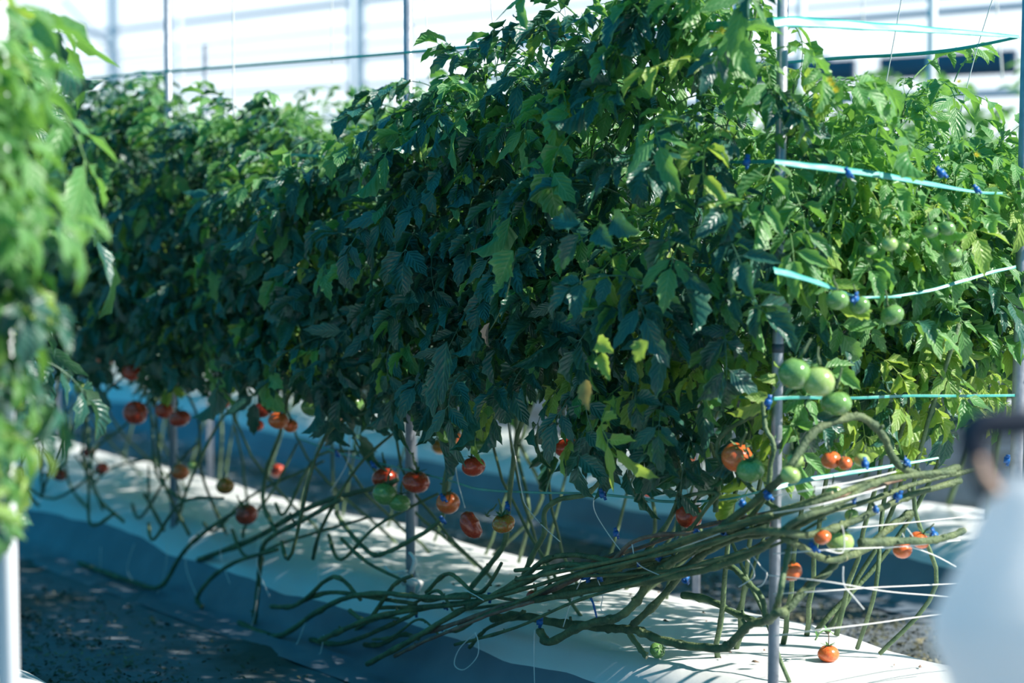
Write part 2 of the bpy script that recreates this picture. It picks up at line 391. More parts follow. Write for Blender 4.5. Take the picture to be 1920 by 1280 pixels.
# end of the row, facing the camera, sunlit
for k, (t, sx, zt, nl) in enumerate([(.10, .04, 2.05, 55), (.24, .10, 1.84, 66), (.40, .06, 1.60, 66), (.55, .12, 1.66, 66), (.70, .06, 1.84, 66), (.86, .10, 1.80, 66), (1.03, .14, 1.78, 56)]):
    base = P(sx + .4, min(t + .08, .7), .262); mid = (P(sx + .25, t, .7), P(sx + .1, t, 1.3)); top = P(sx, t, zt - .06)
    plant(base, mid, top, nl, .16, f'sunlit tomato plant at the bed end, {ORD[k]} across from the tall front pole', None, 1.02,
          mix=(.3, .5, .3), yawc=YE, size=.92)
# row beyond the far aisle
k = 0; s = .7
while s < 10.5:
    zt = 1.80 + rnd.uniform(-.15, .1)
    base = P(s + .4, 2.75, .26); mid = (P(s + .3, 2.7, .7), P(s + .1, 2.7, 1.3)); top = P(s, 2.7, zt)
    plant(base, mid, top, 60, .28, 'blurred tomato plant of the row beyond the far aisle', 'tomato plants in the row beyond the far aisle', .85, mix=(.4, .5, .05), size=1.25, stem_r=.011)
    if s > 1.2:
        plant(P(s + .3, 3.0, .26), (P(s + .2, 3.1, .7), P(s + .1, 3.2, 1.3)), P(s - .2, 3.2, zt), 34, .3, 'blurred tomato plant in the rear line beyond the far aisle', 'tomato plants in the rear line beyond the far aisle', .8, mix=(.4, .5, .05), size=1.45, stem_r=.011)
    k += 1; s += .55
s = 3.2
while s < 20:
    zt = 2.05 + rnd.uniform(-.15, .12)
    base = P(s + .4, 4.95, .01); mid = (P(s + .3, 4.9, .7), P(s + .1, 4.8, 1.3)); top = P(s, 4.8, zt)
    plant(base, mid, top, 26, .3, 'blurred tomato plant of the farthest row before the white wall', 'tomato plants in the farthest row', 1.0, mix=(.3, .6, .05), size=1.7, stem_r=.011)
    s += .9
# near-side row at the left edge of the picture
for k, (px, d, zt, nl, lab) in enumerate([(-182, 4.45, 2.10, 190, 'bright tomato plant at the frame edge beside the blurred pole'),
                                          (-185, 5.2, 2.2, 130, 'tomato plant just behind the bright one beside the blurred pole'),
                                          (-190, 4.2, 2.0, 110, 'nearest tomato plant of the camera-side row, mostly outside the frame')]):
    c = at_d(px, 316, d); c.z = 0
    base = V((c.x - .05, c.y, .25)); mid = (V((c.x - .04, c.y, .8)), V((c.x, c.y, 1.4))); top = V((c.x - .03, c.y, zt))
    plant(base, mid, top, nl, .15, lab, None, 1.12, mix=(.15, .7, .16), size=.85, yawc=0.0)

s = .8
while s < 7:            # the camera-side row goes on beside the near one
    base = P(s + .3, -2.0, .26); mid = (P(s + .2, -2.05, .7), P(s + .1, -2.1, 1.3)); top = P(s, -2.1, 2.05 + rnd.uniform(-.1, .1))
    plant(base, mid, top, 34, .3, 'tomato plant of the camera-side row, outside the frame beyond its left edge', 'plants of the camera-side row outside the frame', 1.0, mix=(.7, .25, .05), size=1.5)
    s += .6

# ------------------------------------------------------------------ poles
def pole(name, base, top, r, label, collars=(), m=M_POLE):
    root = empty(name, base); tag(root, label, 'pole')
    b = MB(); b.tube([base, top], r, 14); wpart('tube', b, m, root)
    for z in collars:
        p = base.lerp(top, (z - base.z) / (top.z - base.z)); b = MB(); b.tube([p - V((0, 0, .012)), p + V((0, 0, .012))], r * 1.07, 14); wpart('joint_ring', b, M_COLLAR, root)
    b = MB(); b.tube([top, top + V((0, 0, .006))], r * .8, 14); wpart('end_cap', b, M_COLLAR, root)
    return root
def pz(p, z): return V((p.x, p.y, z))
pp1 = at_t(1455, 640, 0.0); pp2 = at_t(768, 640, 0.0); pp3 = at_t(322, 640, 0.0); ppr = at_s(1906, 640, -.08)
pole('support_pole', pz(pp1, -.05), pz(pp1, 2.75) + V((.012, 0, 0)), .0158, 'tall grey steel pole at the near corner of the row, tapes wrapped round it', (1.25, .98))
pole('support_pole', pz(pp2, -.05), pz(pp2, 2.75), .0165, 'dark steel pole in the middle of the shaded row, cloth knotted at its foot')
pole('support_pole', pz(pp3, -.05), pz(pp3, 2.75), .0165, 'thin out-of-focus pole far along the shaded row')
pole('support_pole', pz(ppr, -.05), pz(ppr, 2.75) + V((.02, 0, 0)), .019, 'grey steel pole at the far-side corner of the row end, where tapes meet', (1.32,))
nearp = at_d(4, 640, 4.62); pole('support_pole', pz(nearp, -.05), pz(nearp, 2.6), .024, 'pale blurred pole at the very edge, below the bright foliage', m=M_WHITE)
for i in range(4):
    q = P(.95 + i * 1.86 + .4, .88, 0); pole('support_pole', pz(q, -.02), pz(q, 2.35), .014, f'slim steel pole in the rear line of the near bed, {ORD[i]} beyond the corner pole')
for i, (px, t) in enumerate([(336, 4.4), (660, 4.4), (1745, 4.4), (1500, 5.2)]):
    q = at_t(px, 200, t); pole('greenhouse_post', pz(q, -.02), pz(q, 4.3), .024 if i != 1 else .028, ['slim blurred grey post rising above the far foliage', 'blurred post with a dark bracket near the middle pole', 'white blurred post beyond the row end, dark at its top', 'faint white post just past the tall front pole'][i], m=M_WHITE if i > 1 else M_RAIL)

# ------------------------------------------------------------------ tapes
def tape(pts, wd, label, tilt=None, k=8):
    """pts world, wd list of widths, tilt list (radians from vertical)"""
    q = smooth_pts(pts, k); m = len(q); n0 = len(pts); b = MB(); vs = []
    tilt = tilt or [0] * n0
    for i, p in enumerate(q):
        x = i / (m - 1) * (n0 - 1); a = min(int(x), n0 - 2); f = x - a
        wi = wd[a] + (wd[a + 1] - wd[a]) * f; ti = tilt[a] + (tilt[a + 1] - tilt[a]) * f
        d = (q[min(i + 1, m - 1)] - q[max(i - 1, 0)]).normalized(); nn = d.cross(V((0, 0, 1))).normalized()
        if nn.dot(FWD) > 0: nn = -nn                 # towards the near side
        ti += .12 * sin(i * .7)
        up = V((0, 0, 1)) * cos(ti) - nn * sin(ti); face = up.cross(d).normalized()
        for sgn in (-1, 1):
            for j in range(5):
                f2 = (j - 2) * sgn / 2
                vs.append(p + up * (wi * .5 * f2) + face * (.0004 * sgn + .0012 * (j % 2)))
    r = 10
    fs = [(i * r + j, i * r + (j + 1) % r, (i + 1) * r + (j + 1) % r, (i + 1) * r + j) for i in range(m - 1) for j in range(r)]
    b.add(vs, fs); o = wpart('tape', b, M_TAPE); tag(o, label, 'tape'); return o
T1 = -.02
F = lambda pts, t=T1: [at_t(x, y, t) for x, y in pts]
E = lambda pts, s=-.11: [at_s(x, y, s) for x, y in pts]
tape(F([(1462, 42), (1340, 49), (1250, 54), (1100, 67), (960, 80), (767, 98), (620, 110), (437, 124), (300, 135), (170, 146)]), [.031, .026, .012, .009, .01, .009, .01, .01, .014, .012], 'long turquoise tape along the top of the shaded row')
tape(E([(1452, 42), (1500, 41), (1600, 47), (1700, 53), (1800, 60), (1912, 69)]), [.031, .033, .030, .026, .018, .010], 'broad shining tape at the top of the row end', [.47] * 6)
tape([at_t(x, y, .93) for x, y in [(1908, 70), (1830, 86), (1760, 97), (1668, 104), (1570, 109), (1450, 118), (1200, 130), (900, 150)]], [.008, .010, .012, .010, .011, .01, .01, .01], 'thin turquoise tape of the rear line, tied by two strings')
tape(F([(1456, 302), (1400, 304), (1340, 303), (1200, 300), (1000, 303), (860, 312), (745, 308), (640, 296), (520, 290), (380, 292)], -.05), [.012, .010, .008, .008, .01, .008, .010, .009, .009, .009], 'turquoise tape through the shaded foliage, second from the top')
tape(E([(1453, 303), (1500, 309), (1560, 316), (1650, 328), (1740, 344), (1832, 360), (1880, 362)], -.22), [.014, .018, .021, .020, .016, .008, .007], 'bright tape in the row end meeting a blue tie near the right pole', [.45, .47, .47, .47, .45, .4, .2])
tape(F([(1456, 507), (1425, 505), (1360, 500), (1250, 494), (1100, 490)], -.03), [.018, .014, .01, .008, .008], 'short turquoise tape into the leaves, third from the top')
tape(E([(1452, 507), (1490, 516), (1540, 532), (1602, 555), (1640, 557), (1690, 556)], -.22), [.022, .020, .016, .007, .006, .006], 'bright tape sagging past two green tomatoes to a blue tie', [.47, .5, .5, .45, .3, .2])
tape(E([(1672, 556), (1740, 545), (1800, 528), (1860, 510), (1905, 500)], -.20), [.006, .009, .01, .01, .008], 'pale tape rising to the right pole amid sunlit leaves', [.4, .5, .5, .5, .3])
tape(F([(1456, 748), (1400, 745), (1330, 738), (1250, 731), (1160, 726), (1050, 722)], -.04), [.010, .008, .008, .008, .008, .006], 'turquoise tape below the shaded foliage, just left of the front pole')
tape(E([(1452, 747), (1500, 745), (1600, 746), (1700, 742), (1800, 742), (1905, 741)], -.09), [.010, .009, .008, .008, .008, .008], 'turquoise tape across the row end behind the big green tomatoes')
tape(F([(1452, 912), (1400, 928), (1340, 938), (1250, 940), (1180, 932), (1100, 925), (1000, 923), (900, 917), (840, 900), (740, 875), (640, 850), (560, 822)], -.02), [.01, .006, .006, .009, .008, .008, .007, .008, .006, .006, .006, .006], 'lowest turquoise tape running behind the hanging tomatoes')
tape(E([(1450, 915), (1520, 898), (1600, 885), (1680, 872), (1760, 858)], -.14), [.014, .013, .012, .009, .006], 'lowest pale tape over the vine bundle at the row end', [.5] * 5)

# ------------------------------------------------------------------ strings
def string(pts, label, r=.0016, group=None, knot=False):
    for p in pts: p.z = max(p.z, .006)
    b = MB(); q = smooth_pts(pts, 5); b.tube(q, r, 5)
    if knot: b.tube([q[-1] - V((0, 0, .006)), q[-1] + V((0, 0, .006))], .004, 6)
    o = wpart('string', b, M_STRING); tag(o, label, 'string', group); return o
def vs_(px, y1, t, label, px2=None, top=3.0, r=.0017):
    a = at_t(px, 0, t); b_ = at_t(px2 if px2 else px, y1, t); d = a - b_
    c = a + d * ((top - a.z) / max(.05, d.z)) if d.z > 0 else a
    string([c, a, b_], label, r)
vs_(437, 222, -.25, 'blurred white string above the far part of the row', 438, r=.0032)
vs_(797, 168, .02, 'white string close beside the middle pole', 806)
vs_(920, 330, -.1, 'white string reaching deep into the top leaves, right of the middle pole', 945)
vs_(1058, 150, .0, 'white string tied to the top tape above dark leaves', 1070)
vs_(622, 120, .3, 'faint white string above the top tape', 622, r=.0025)
vs_(1690, 480, .6, 'long slanting string crossing the rear turquoise tape', 1602)
string([at_t(1880, -60, .93), at_t(1833, 88, .93), at_t(1800, 215, .9)], 'slanting string knotted on the rear tape near the right pole')
vs_(1618, 180, 3, 'blurred vertical string behind the row end, beside the slanting one', 1618, r=.004)
vs_(1868, 150, 3, 'blurred vertical string just inside the right pole', 1880, r=.004)
for px in (70, 213, 1540): vs_(px, 200, 3, 'faint blurred string hanging in front of the white wall', px, r=.004) if False else None
FT = lambda pts, t=-.1: [front(x, y, t) for x, y in pts]
low = [
 ([(1235, 740), (1262, 800), (1275, 860), (1290, 925)], 'white string slanting down to the red tomato in the vine tangle', -.06),
 ([(950, 750), (957, 810), (965, 850), (978, 920), (985, 945), (1012, 980), (1050, 1015)], 'white string trailing from the leaves down past the red kidney-shaped tomato', -.06),
 ([(845, 780), (850, 840), (858, 900), (872, 952)], 'white string between the lone red tomato and the pole', -.04),
 ([(1130, 800), (1131, 860), (1130, 918), (1114, 935), (1116, 960), (1140, 1000), (1170, 1040)], 'white string curling below the lowest tape', -.05),
 ([(1002, 1180), (1001, 1230), (1003, 1300)], 'white string hanging straight over the film edge', -.12),
 ([(1450, 1113), (1540, 1108), (1640, 1101), (1765, 1095), (1950, 1083)], 'upper of two tight white strings across the dark gap', -.1),
 ([(1450, 1192), (1540, 1180), (1640, 1168), (1740, 1154), (1950, 1128)], 'lowest tight white string above the fallen tomato', -.1),
 ([(1440, 1078), (1550, 1090), (1660, 1108), (1765, 1117), (1900, 1128)], 'loose string crossing the tight ones in the dark gap', -.14),
 ([(1448, 930), (1520, 918), (1600, 903), (1680, 884)], 'doubled white twine just below the lowest pale tape', -.16),
 ([(1440, 963), (1520, 950), (1600, 930), (1660, 912)], 'white twine across the thick vines right of the front pole', -.18),
 ([(1450, 1038), (1560, 1030), (1690, 1024), (1800, 1012)], 'white twine under the cut vine with two tomatoes', -.16),
 ([(1590, 990), (1700, 980), (1815, 968)], 'short white twine behind the two orange tomatoes', -.1),
 ([(1660, 1028), (1700, 1024), (1750, 1040), (1792, 1062)], 'frayed white twine end right of the orange pair', -.15),
 ([(1581, 1062), (1582, 1095), (1600, 1118), (1620, 1142)], 'split white twine end dangling below a vine knuckle', -.15),
 ([(1400, 1025), (1425, 1060), (1438, 1075), (1430, 1095), (1420, 1100)], 'loose twine loop left of the front pole', -.12),
 ([(1392, 1040), (1410, 1060), (1414, 1080), (1402, 1090), (1385, 1100)], 'small twine loop hanging under the vine bundle', -.1),
 ([(1700, 990), (1712, 1008), (1700, 1015), (1692, 1000)], 'twine loop round the stalks of the orange pair', -.16),
 ([(1545, 1030), (1580, 1035), (1582, 1000), (1578, 985)], 'twine loop over the pale green tomato', -.18),
 ([(893, 1185), (862, 1215), (852, 1245), (870, 1255), (895, 1230), (896, 1200), (890, 1185)], 'white ribbon loop hanging in front of the dark film fold', -.2),
 ([(575, 1160), (560, 1200), (556, 1240), (585, 1262), (600, 1225), (607, 1190)], 'blurred twine loop left of the film fold', -.22),
 ([(485, 1100), (478, 1150), (470, 1240)], 'blurred white strand hanging from the far vines', -.22),
 ([(600, 1010), (596, 1060), (598, 1110)], 'faint strand in front of the white film', -.1),
 ([(1092, 1082), (1070, 1130), (1056, 1175)], 'thin twine below the blue tie pair', -.12),
 ([(1120, 1085), (1130, 1115), (1128, 1145), (1160, 1150), (1200, 1105)], 'thin twine arcing over the thick low vine', -.12),
 ([(1185, 1020), (1195, 1055), (1230, 1075), (1260, 1085)], 'twine curl on the upper vines', -.15),
 ([(1155, 1060), (1250, 1035), (1350, 1000)], 'pale twine lying along the vine bundle', -.18),
 ([(870, 1105), (890, 1115), (907, 1125)], 'short twine bit on the low bundle', -.2),
 ([(655, 740), (655, 830), (650, 870), (620, 920)], 'glinting strand left of the dark tomato cluster', -.05),
]
for pts, lab, t in low: string(FT(pts, t), lab, .0017)
for i in range(7):       # strands in the blurred far part
    px = 120 + i * 62 + rnd.uniform(-15, 15); y = 1000 + rnd.uniform(-40, 60)
    string(FT([(px, y), (px + rnd.uniform(-20, 20), y + 50), (px + rnd.uniform(-30, 30), y + 110)], -.2), 'faint blurred strand in the dark far tangle', .0015, 'strands in the far tangle')
tw_ = FT([(765, 1040), (758, 1085), (742, 1075), (730, 1100)], -.03)

# cloth knot at the foot of the middle pole
kn = empty('knotted_cloth', at_t(767, 1110, -.04)); tag(kn, 'pale rag knotted round the foot of the middle pole', 'cloth')
b = MB(); c0 = at_t(767, 1085, 0.0)
b.tube([c0 + V((.024 * cos(a), .024 * sin(a), .012 * sin(a * 2))) for a in [i * pi / 6 for i in range(13)]], .014, 8, flat=1.4); wpart('wrap', b, M_STRING, kn)
for pts in ([(762, 1080), (745, 1090), (735, 1105), (742, 1122)], [(770, 1075), (778, 1050), (768, 1035)], [(760, 1070), (735, 1072), (722, 1060)], [(775, 1085), (790, 1092), (782, 1110)]):
    b = MB(); b.tube(smooth_pts([at_t(x, y, -.045) for x, y in pts], 4), [.012 - .0006 * i for i in range((len(pts) - 1) * 4 + 1)], 6, flat=.4); wpart('tail', b, M_STRING, kn)

# ------------------------------------------------------------------ bare vines (parts of the plants they feed)
def nearest(p, L): return min(L, key=lambda o: (o.location - p).length)
def vine(pts, rpx, t=-.06, m=M_VINE, name='vine', nodes=True, cut=False, depthT=None):
    tt = t if isinstance(t, (list, tuple)) else [t] * len(pts)
    w3 = [front(x, y, q) for (x, y), q in zip(pts, tt)]
    par = nearest(w3[len(w3) // 2], FRONT)
    for p in w3: p.z = max(p.z, .02)
    q = smooth_pts(w3, 6); m_ = len(q); r = rpx * w3[0].y / FPX
    r2 = random.Random(int(pts[0][0] * 7 + pts[0][1])); rad = []
    for i in range(m_):
        rr = r * (1.08 - .25 * i / m_) * (1 + .07 * sin(i * 1.7)); 
        if nodes and i % 9 == 4: rr *= 1.28
        rad.append(rr)
    q = [p + V((r2.uniform(-1, 1), r2.uniform(-1, 1), r2.uniform(-1, 1))) * r * .12 for p in q]
    b = MB(); b.tube(q, rad, 9)
    if nodes:          # leaf scars and stubs where leaves were cut
        for i in range(5, m_ - 3, 9):
            d = V((r2.uniform(-1, 1), r2.uniform(-.8, .3), r2.uniform(-.3, 1))).normalized()
            b.tube([q[i], q[i] + d * r * 2.0], [r * .5, r * .38], 6)
    o = wpart(name, b, m, par); 
    if cut:
        b = MB(); d = (q[-1] - q[-2]).normalized(); b.tube([q[-1], q[-1] + d * .002], rad[-1] * .96, 9); wpart('cut_end', b, M_CUT, o).location = (0, 0, 0)
    return w3
VINES = [
 ([(689, 1245), (767, 1202), (845, 1155), (923, 1116), (982, 1081), (1021, 1050), (1072, 1040), (1138, 1050), (1177, 1057), (1320, 1014), (1448, 962), (1560, 925)], 6, [-.26, -.24, -.2, -.16] + [-.12] * 8, M_VINE),
 ([(600, 1200), (650, 1178), (709, 1155), (826, 1135), (904, 1124), (982, 1092), (1041, 1063), (1080, 1059), (1138, 1071), (1197, 1050), (1320, 1003), (1420, 978), (1520, 945), (1640, 900)], 6, [-.25, -.25, -.22] + [-.14] * 11, M_VINE),
 ([(1012, 1180), (1029, 1204), (1072, 1182), (1111, 1167), (1158, 1157), (1189, 1132), (1216, 1092), (1255, 1057), (1320, 1014), (1400, 953), (1448, 913), (1476, 885), (1503, 839), (1534, 803), (1581, 784), (1616, 782), (1652, 811), (1675, 858), (1695, 878), (1734, 891), (1796, 876)], 9, -.12, M_VINE),
 ([(923, 1159), (982, 1155), (1050, 1168), (1111, 1174), (1154, 1178), (1197, 1182), (1236, 1198), (1295, 1211), (1358, 1214), (1378, 1198), (1405, 1171), (1437, 1163), (1456, 1149), (1476, 1143), (1511, 1104), (1550, 1073), (1573, 1049), (1620, 1030), (1675, 983), (1710, 960)], 9, -.05, M_VINE),
 ([(1188, 1170), (1240, 1120), (1300, 1053), (1370, 1012), (1440, 1000), (1468, 1007), (1511, 1030), (1550, 1049), (1585, 1046)], 8, -.08, M_VINE),
 ([(1040, 1110), (1150, 1085), (1240, 1060), (1300, 1034), (1339, 1014), (1378, 999), (1456, 995), (1511, 1003), (1554, 993), (1605, 975), (1652, 952), (1690, 936), (1741, 917), (1800, 901)], 8, -.10, M_VINE),
 ([(1000, 1125), (1100, 1108), (1200, 1092), (1300, 1073), (1359, 1057), (1417, 1034), (1495, 975), (1573, 944), (1632, 909), (1690, 893), (1790, 884)], 7, -.16, M_VINE),
 ([(1150, 1100), (1260, 1070), (1380, 1040), (1450, 1010), (1540, 965), (1640, 935), (1720, 905), (1830, 880)], 6, -.02, M_VINE),
 ([(1612, 1016), (1690, 1014), (1749, 1012), (1780, 1005), (1808, 994)], 9, -.16, M_VINE),
 ([(770, 1195), (850, 1170), (930, 1140), (1000, 1120), (1060, 1095), (1100, 1075), (1150, 1050), (1180, 1020), (1230, 1003), (1300, 1000)], 5, [-.2, -.2, -.18] + [-.14] * 7, M_BROWN),
 ([(740, 1230), (790, 1205), (850, 1180), (925, 1150), (1000, 1128)], 4, -.24, M_BROWN),
 ([(884, 1100), (923, 1053), (947, 1014), (955, 936), (970, 819), (994, 760)], 6, -.04, M_STEM),
 ([(982, 1077), (1002, 1034), (1021, 999), (1021, 960), (1048, 936), (1099, 926), (1138, 885), (1150, 850), (1138, 780)], 6, -.05, M_STEM),
 ([(630, 960), (650, 991), (697, 1038), (728, 1034), (767, 1014), (806, 991), (830, 964), (834, 897), (853, 819), (853, 740)], 5, -.05, M_STEM),
 ([(1212, 1034), (1255, 975), (1275, 917), (1271, 858), (1263, 740)], 6, -.05, M_STEM),
 ([(1345, 1010), (1390, 985), (1435, 930), (1445, 868), (1451, 833), (1435, 801), (1430, 752)], 6, -.07, M_STEM),
 ([(1342, 960), (1342, 929), (1345, 907), (1352, 873), (1345, 846), (1350, 820), (1379, 796), (1420, 775)], 6, -.05, M_STEM),
 ([(1285, 1000), (1300, 985), (1330, 945), (1345, 925), (1310, 925), (1275, 935), (1262, 960)], 5, -.07, M_STEM),
 ([(1390, 880), (1395, 900), (1430, 935), (1470, 960)], 6, .0, M_STEM),
 ([(372, 1050), (478, 1009), (531, 977), (584, 950), (640, 930), (700, 915), (745, 900)], 6, -.08, M_VINE),
 ([(520, 1000), (494, 945), (500, 880), (525, 812), (540, 740)], 5, -.1, M_STEM),
 ([(478, 1260), (480, 1140), (488, 1060), (500, 1014), (568, 975), (640, 935)], 6, -.18, M_VINE),
 ([(450, 1270), (520, 1210), (590, 1150), (650, 1120), (720, 1112), (800, 1120), (880, 1118)], 6, -.22, M_VINE),
 ([(560, 1130), (620, 1110), (700, 1120), (780, 1132)], 5, -.2, M_VINE),
 ([(380, 1180), (370, 1120), (400, 1080), (450, 1050), (520, 1030)], 5, -.2, M_VINE),
 ([(150, 1150), (240, 1140), (300, 1100), (340, 1040), (380, 1000), (440, 960)], 5, -.2, M_VINE),
 ([(1280, 1115), (1330, 1125), (1380, 1150), (1420, 1165)], 8, .16, M_STEM),
 ([(1190, 1165), (1180, 1185), (1200, 1215), (1212, 1232)], 7, -.02, M_STEM),
 ([(1450, 1165), (1460, 1120), (1475, 1050), (1482, 1010)], 7, .06, M_STEM),
 ([(1340, 1052), (1375, 1065), (1400, 1090), (1428, 1120), (1436, 1165)], 7, .02, M_STEM),
 ([(640, 1010), (690, 1055), (760, 1090)], 4, -.14, M_VINE),
]
rb = random.Random(21)
PATH = [(560, 1190), (700, 1165), (850, 1140), (960, 1105), (1080, 1075), (1200, 1058), (1320, 1025), (1440, 985), (1560, 945), (1680, 910), (1820, 885)]
for i in range(8):
    a = rb.randint(0, 5); e = a + rb.randint(4, 6); off = rb.uniform(-30, 45); sl = rb.uniform(-11, 11); ph = rb.uniform(0, 6)
    VINES.append(([(x + rb.uniform(-12, 12), y + off + sl * (k - 5) * .8 + 14 * sin(k * 1.3 + ph)) for k, (x, y) in list(enumerate(PATH))[a:e]], rb.uniform(3, 5.5), -rb.uniform(.0, .2), [M_VINE, M_VINE, M_STEM, M_VINE, M_BROWN, M_STEM, M_VINE, M_VINE][i]))
for i in range(12):
    x = rb.uniform(420, 900); y = 1150 + (x - 600) * .05 + rb.uniform(-50, 60); w_ = rb.uniform(90, 200)
    VINES.append(([(x, y), (x + w_ * .3, y + rb.uniform(-40, 25)), (x + w_ * .7, y + rb.uniform(-60, 20)), (x + w_, y + rb.uniform(-70, 10))], rb.uniform(3, 5.5), -rb.uniform(.1, .25), M_VINE))
for i, (pts, r, t, m) in enumerate(VINES): vine(pts, r * .82, t, m, cut=(i in (8, 0, 4, 27)))
r3 = random.Random(5)
for i in range(34):        # blurred tangle in the far, dark part
    s = r3.uniform(2.3, 5.8); t = r3.uniform(-.34, .05); L = r3.uniform(.4, .9); h = r3.uniform(.15, .7); dr = 1 if i % 5 < 3 else -.6
    pts = [P(s, t, r3.uniform(.2, .45)), P(s - dr * L * .3, t - .05, .25 + h * .3 + r3.uniform(-.1, .1)), P(s - dr * L * .6, t, .3 + h * .7 + r3.uniform(-.1, .1)), P(s - dr * L + r3.uniform(-.2, .2), t + .1, .3 + h)]
    q = smooth_pts(pts, 5); b = MB(); b.tube(q, [.0065 * (1.1 - .4 * k / len(q)) * (1.25 if k % 5 == 2 else 1) for k in range(len(q))], 7); wpart('vine', b, M_VINE if i % 3 else M_STEM, nearest(pts[0], FRONT))
for i in range(18):        # rear-line stems and those of the next row, lit
    back = i % 2
    s = r3.uniform(.1, 4.5) if not back else r3.uniform(1.5, 7); t = .6 if not back else 2.7
    pts = [P(s, t, .27), P(s - .15, t + r3.uniform(-.15, .15), .5), P(s - .1 + r3.uniform(-.2, .2), t, .8), P(s - .3, t, 1.3)]
    q = smooth_pts(pts, 5); b = MB(); b.tube(q, .007, 7); wpart('vine', b, M_STEM, nearest(pts[0], BACK))

# ------------------------------------------------------------------ blue ties
def clip_mesh(seed):
    r2 = random.Random(seed); b = MB(); n = 14; vs = []
    for z in (-.011, .011):
        for rr in (.0095, .0115):
            for k in range(n):
                a = 2 * pi * k / n; vs.append((z + .001 * sin(3 * a), rr * cos(a), rr * 1.15 * sin(a)))
    fs = []
    for k in range(n):
        k2 = (k + 1) % n
        fs += [(k, k2, n + k2, n + k), (2 * n + k, 3 * n + k, 3 * n + k2, 2 * n + k2), (n + k, n + k2, 3 * n + k2, 3 * n + k), (k, 2 * n + k, 2 * n + k2, k2)]
    b.add(vs, fs)
    b.box((.001, -.004, .018), (.008, .001, .010)); b.box((.004, -.004, -.017), (.006, .001, .008)); return b.mesh('tie', M_CLIP)
CL = [clip_mesh(1)]
clips = [(1440, 754, 'below the turquoise tape left of the front pole'), (1602, 560, 'holding the sagging bright tape between green tomatoes'), (1832, 356, 'at the tape end near the right pole'),
 (1765, 325, 'on a sunlit stem above the bright second tape'), (1592, 326, 'just under the bright second tape'), (1400, 304, 'in shaded leaves on the second tape'), (1392, 944, 'on the vine left of the front pole, below the green tomato'),
 (1440, 930, 'touching the front pole at the lowest tape'), (1306, 1001, 'under the red tomato in the vine tangle'), (1286, 1085, 'hanging below the thick vine left of the front pole'), (1098, 1080, 'larger of the pair on the brown vine'),
 (1124, 1080, 'smaller of the pair on the brown vine'), (1195, 1050, 'on the upper vine curl'), (1168, 1053, 'half hidden left of the vine curl'), (778, 1146, 'on the low bundle beside the middle pole'), (835, 1137, 'second along the low bundle from the middle pole'),
 (917, 1120, 'at the crest of the low bundle'), (825, 1177, 'on the lower strand of the low bundle'), (1012, 1166, 'where the thick low vine starts'), (1358, 997, 'in the bundle just left of the front pole'),
 (1600, 932, 'on twine amid the sunlit vine bundle'), (1642, 955, 'below the pale twine in the sunlit bundle'), (1527, 1028, 'left of the pale green tomato'), (1751, 1004, 'round the cut vine with the orange pair'), (1622, 870, 'by the small pale tomato in the row end'),
 (1683, 930, 'in the sunlit bundle toward the bag'), (1130, 927, 'on the arched green stem'), (952, 950, 'above the half-ripe tomato'), (831, 934, 'above the orange-red tomato near the middle pole'), (830, 975, 'on the stem below the orange-red tomato'),
 (633, 852, 'on the lowest tape far left of the middle pole'), (485, 1076, 'blurred, on a far hanging vine'), (478, 1247, 'blurred, near the ground in the far tangle'), (1155, 1000, 'on a rear string'), (1235, 1046, 'on the vine bundle below a brown strand'), (700, 872, 'dark, beside the blurred red pair'), (1888, 862, 'seen through the arch of the bag handle'), (1700, 868, 'on the thick arching vine')]
for i, (x, y, lab) in enumerate(clips):
    p = front(x, y, -.13); p.z = max(p.z, .03); o = obj('blue_tie', CL[0], None, p, (rnd.uniform(-.6, .6), rnd.uniform(-.8, .2), rnd.uniform(-.4, .9)), rnd.uniform(.6, .85))
    if lab.startswith('larger'): o.scale = (1.2, 1.0, .8)
    tag(o, ('blue plastic tie ' + lab).replace('tie blurred,', 'tie, blurred,'), 'tie', 'blue plant ties')
b = MB(); b.tube(smooth_pts(FT([(1104, 1115), (1112, 1130), (1119, 1158)], -.14), 4), [.002, .005, .006, .005, .004, .005, .004, .004, .003], 6, flat=.4); tag(wpart('blue_strip', b, M_CLIP), 'long loose blue tape strip hanging from the brown vine', 'tape')

# ------------------------------------------------------------------ tomatoes
def tomato_mesh(m, seed, ribs=5, depth=.06, squash=.84):
    b = MB(); prof = []
    for i in range(15):
        a = -pi / 2 + pi * i / 14; r = cos(a); z = sin(a) * squash
        if i == 0: r = .001
        if i == 14: r = .02
        if a > .9: z -= .16 * ((a - .9) / .67) ** 2       # dimple at the stalk
        prof.append((r, z))
    vs = []; n = 22
    for (r, z) in prof:
        for k in range(n):
            th = 2 * pi * k / n; rr = r * (1 - depth * (max(0, z) ** .5 if z > 0 else 0) * (.5 + .5 * cos(ribs * th + seed)))
            vs.append((rr * cos(th), rr * sin(th), z))
    b.add(vs, [(i * n + k, i * n + (k + 1) % n, (i + 1) * n + (k + 1) % n, (i + 1) * n + k) for i in range(14) for k in range(n)])
    return b.mesh('fruit', m)
def kidney_mesh(m):
    b = MB(); q = [V((cos(a) * .62, 0, sin(a) * .62)) for a in [2.3 + i * .27 for i in range(11)]]
    rad = [.04, .36, .5, .56, .58, .58, .56, .54, .48, .34, .04]; b.tube(q, rad, 18); return b.mesh('fruit', m)
b = MB()
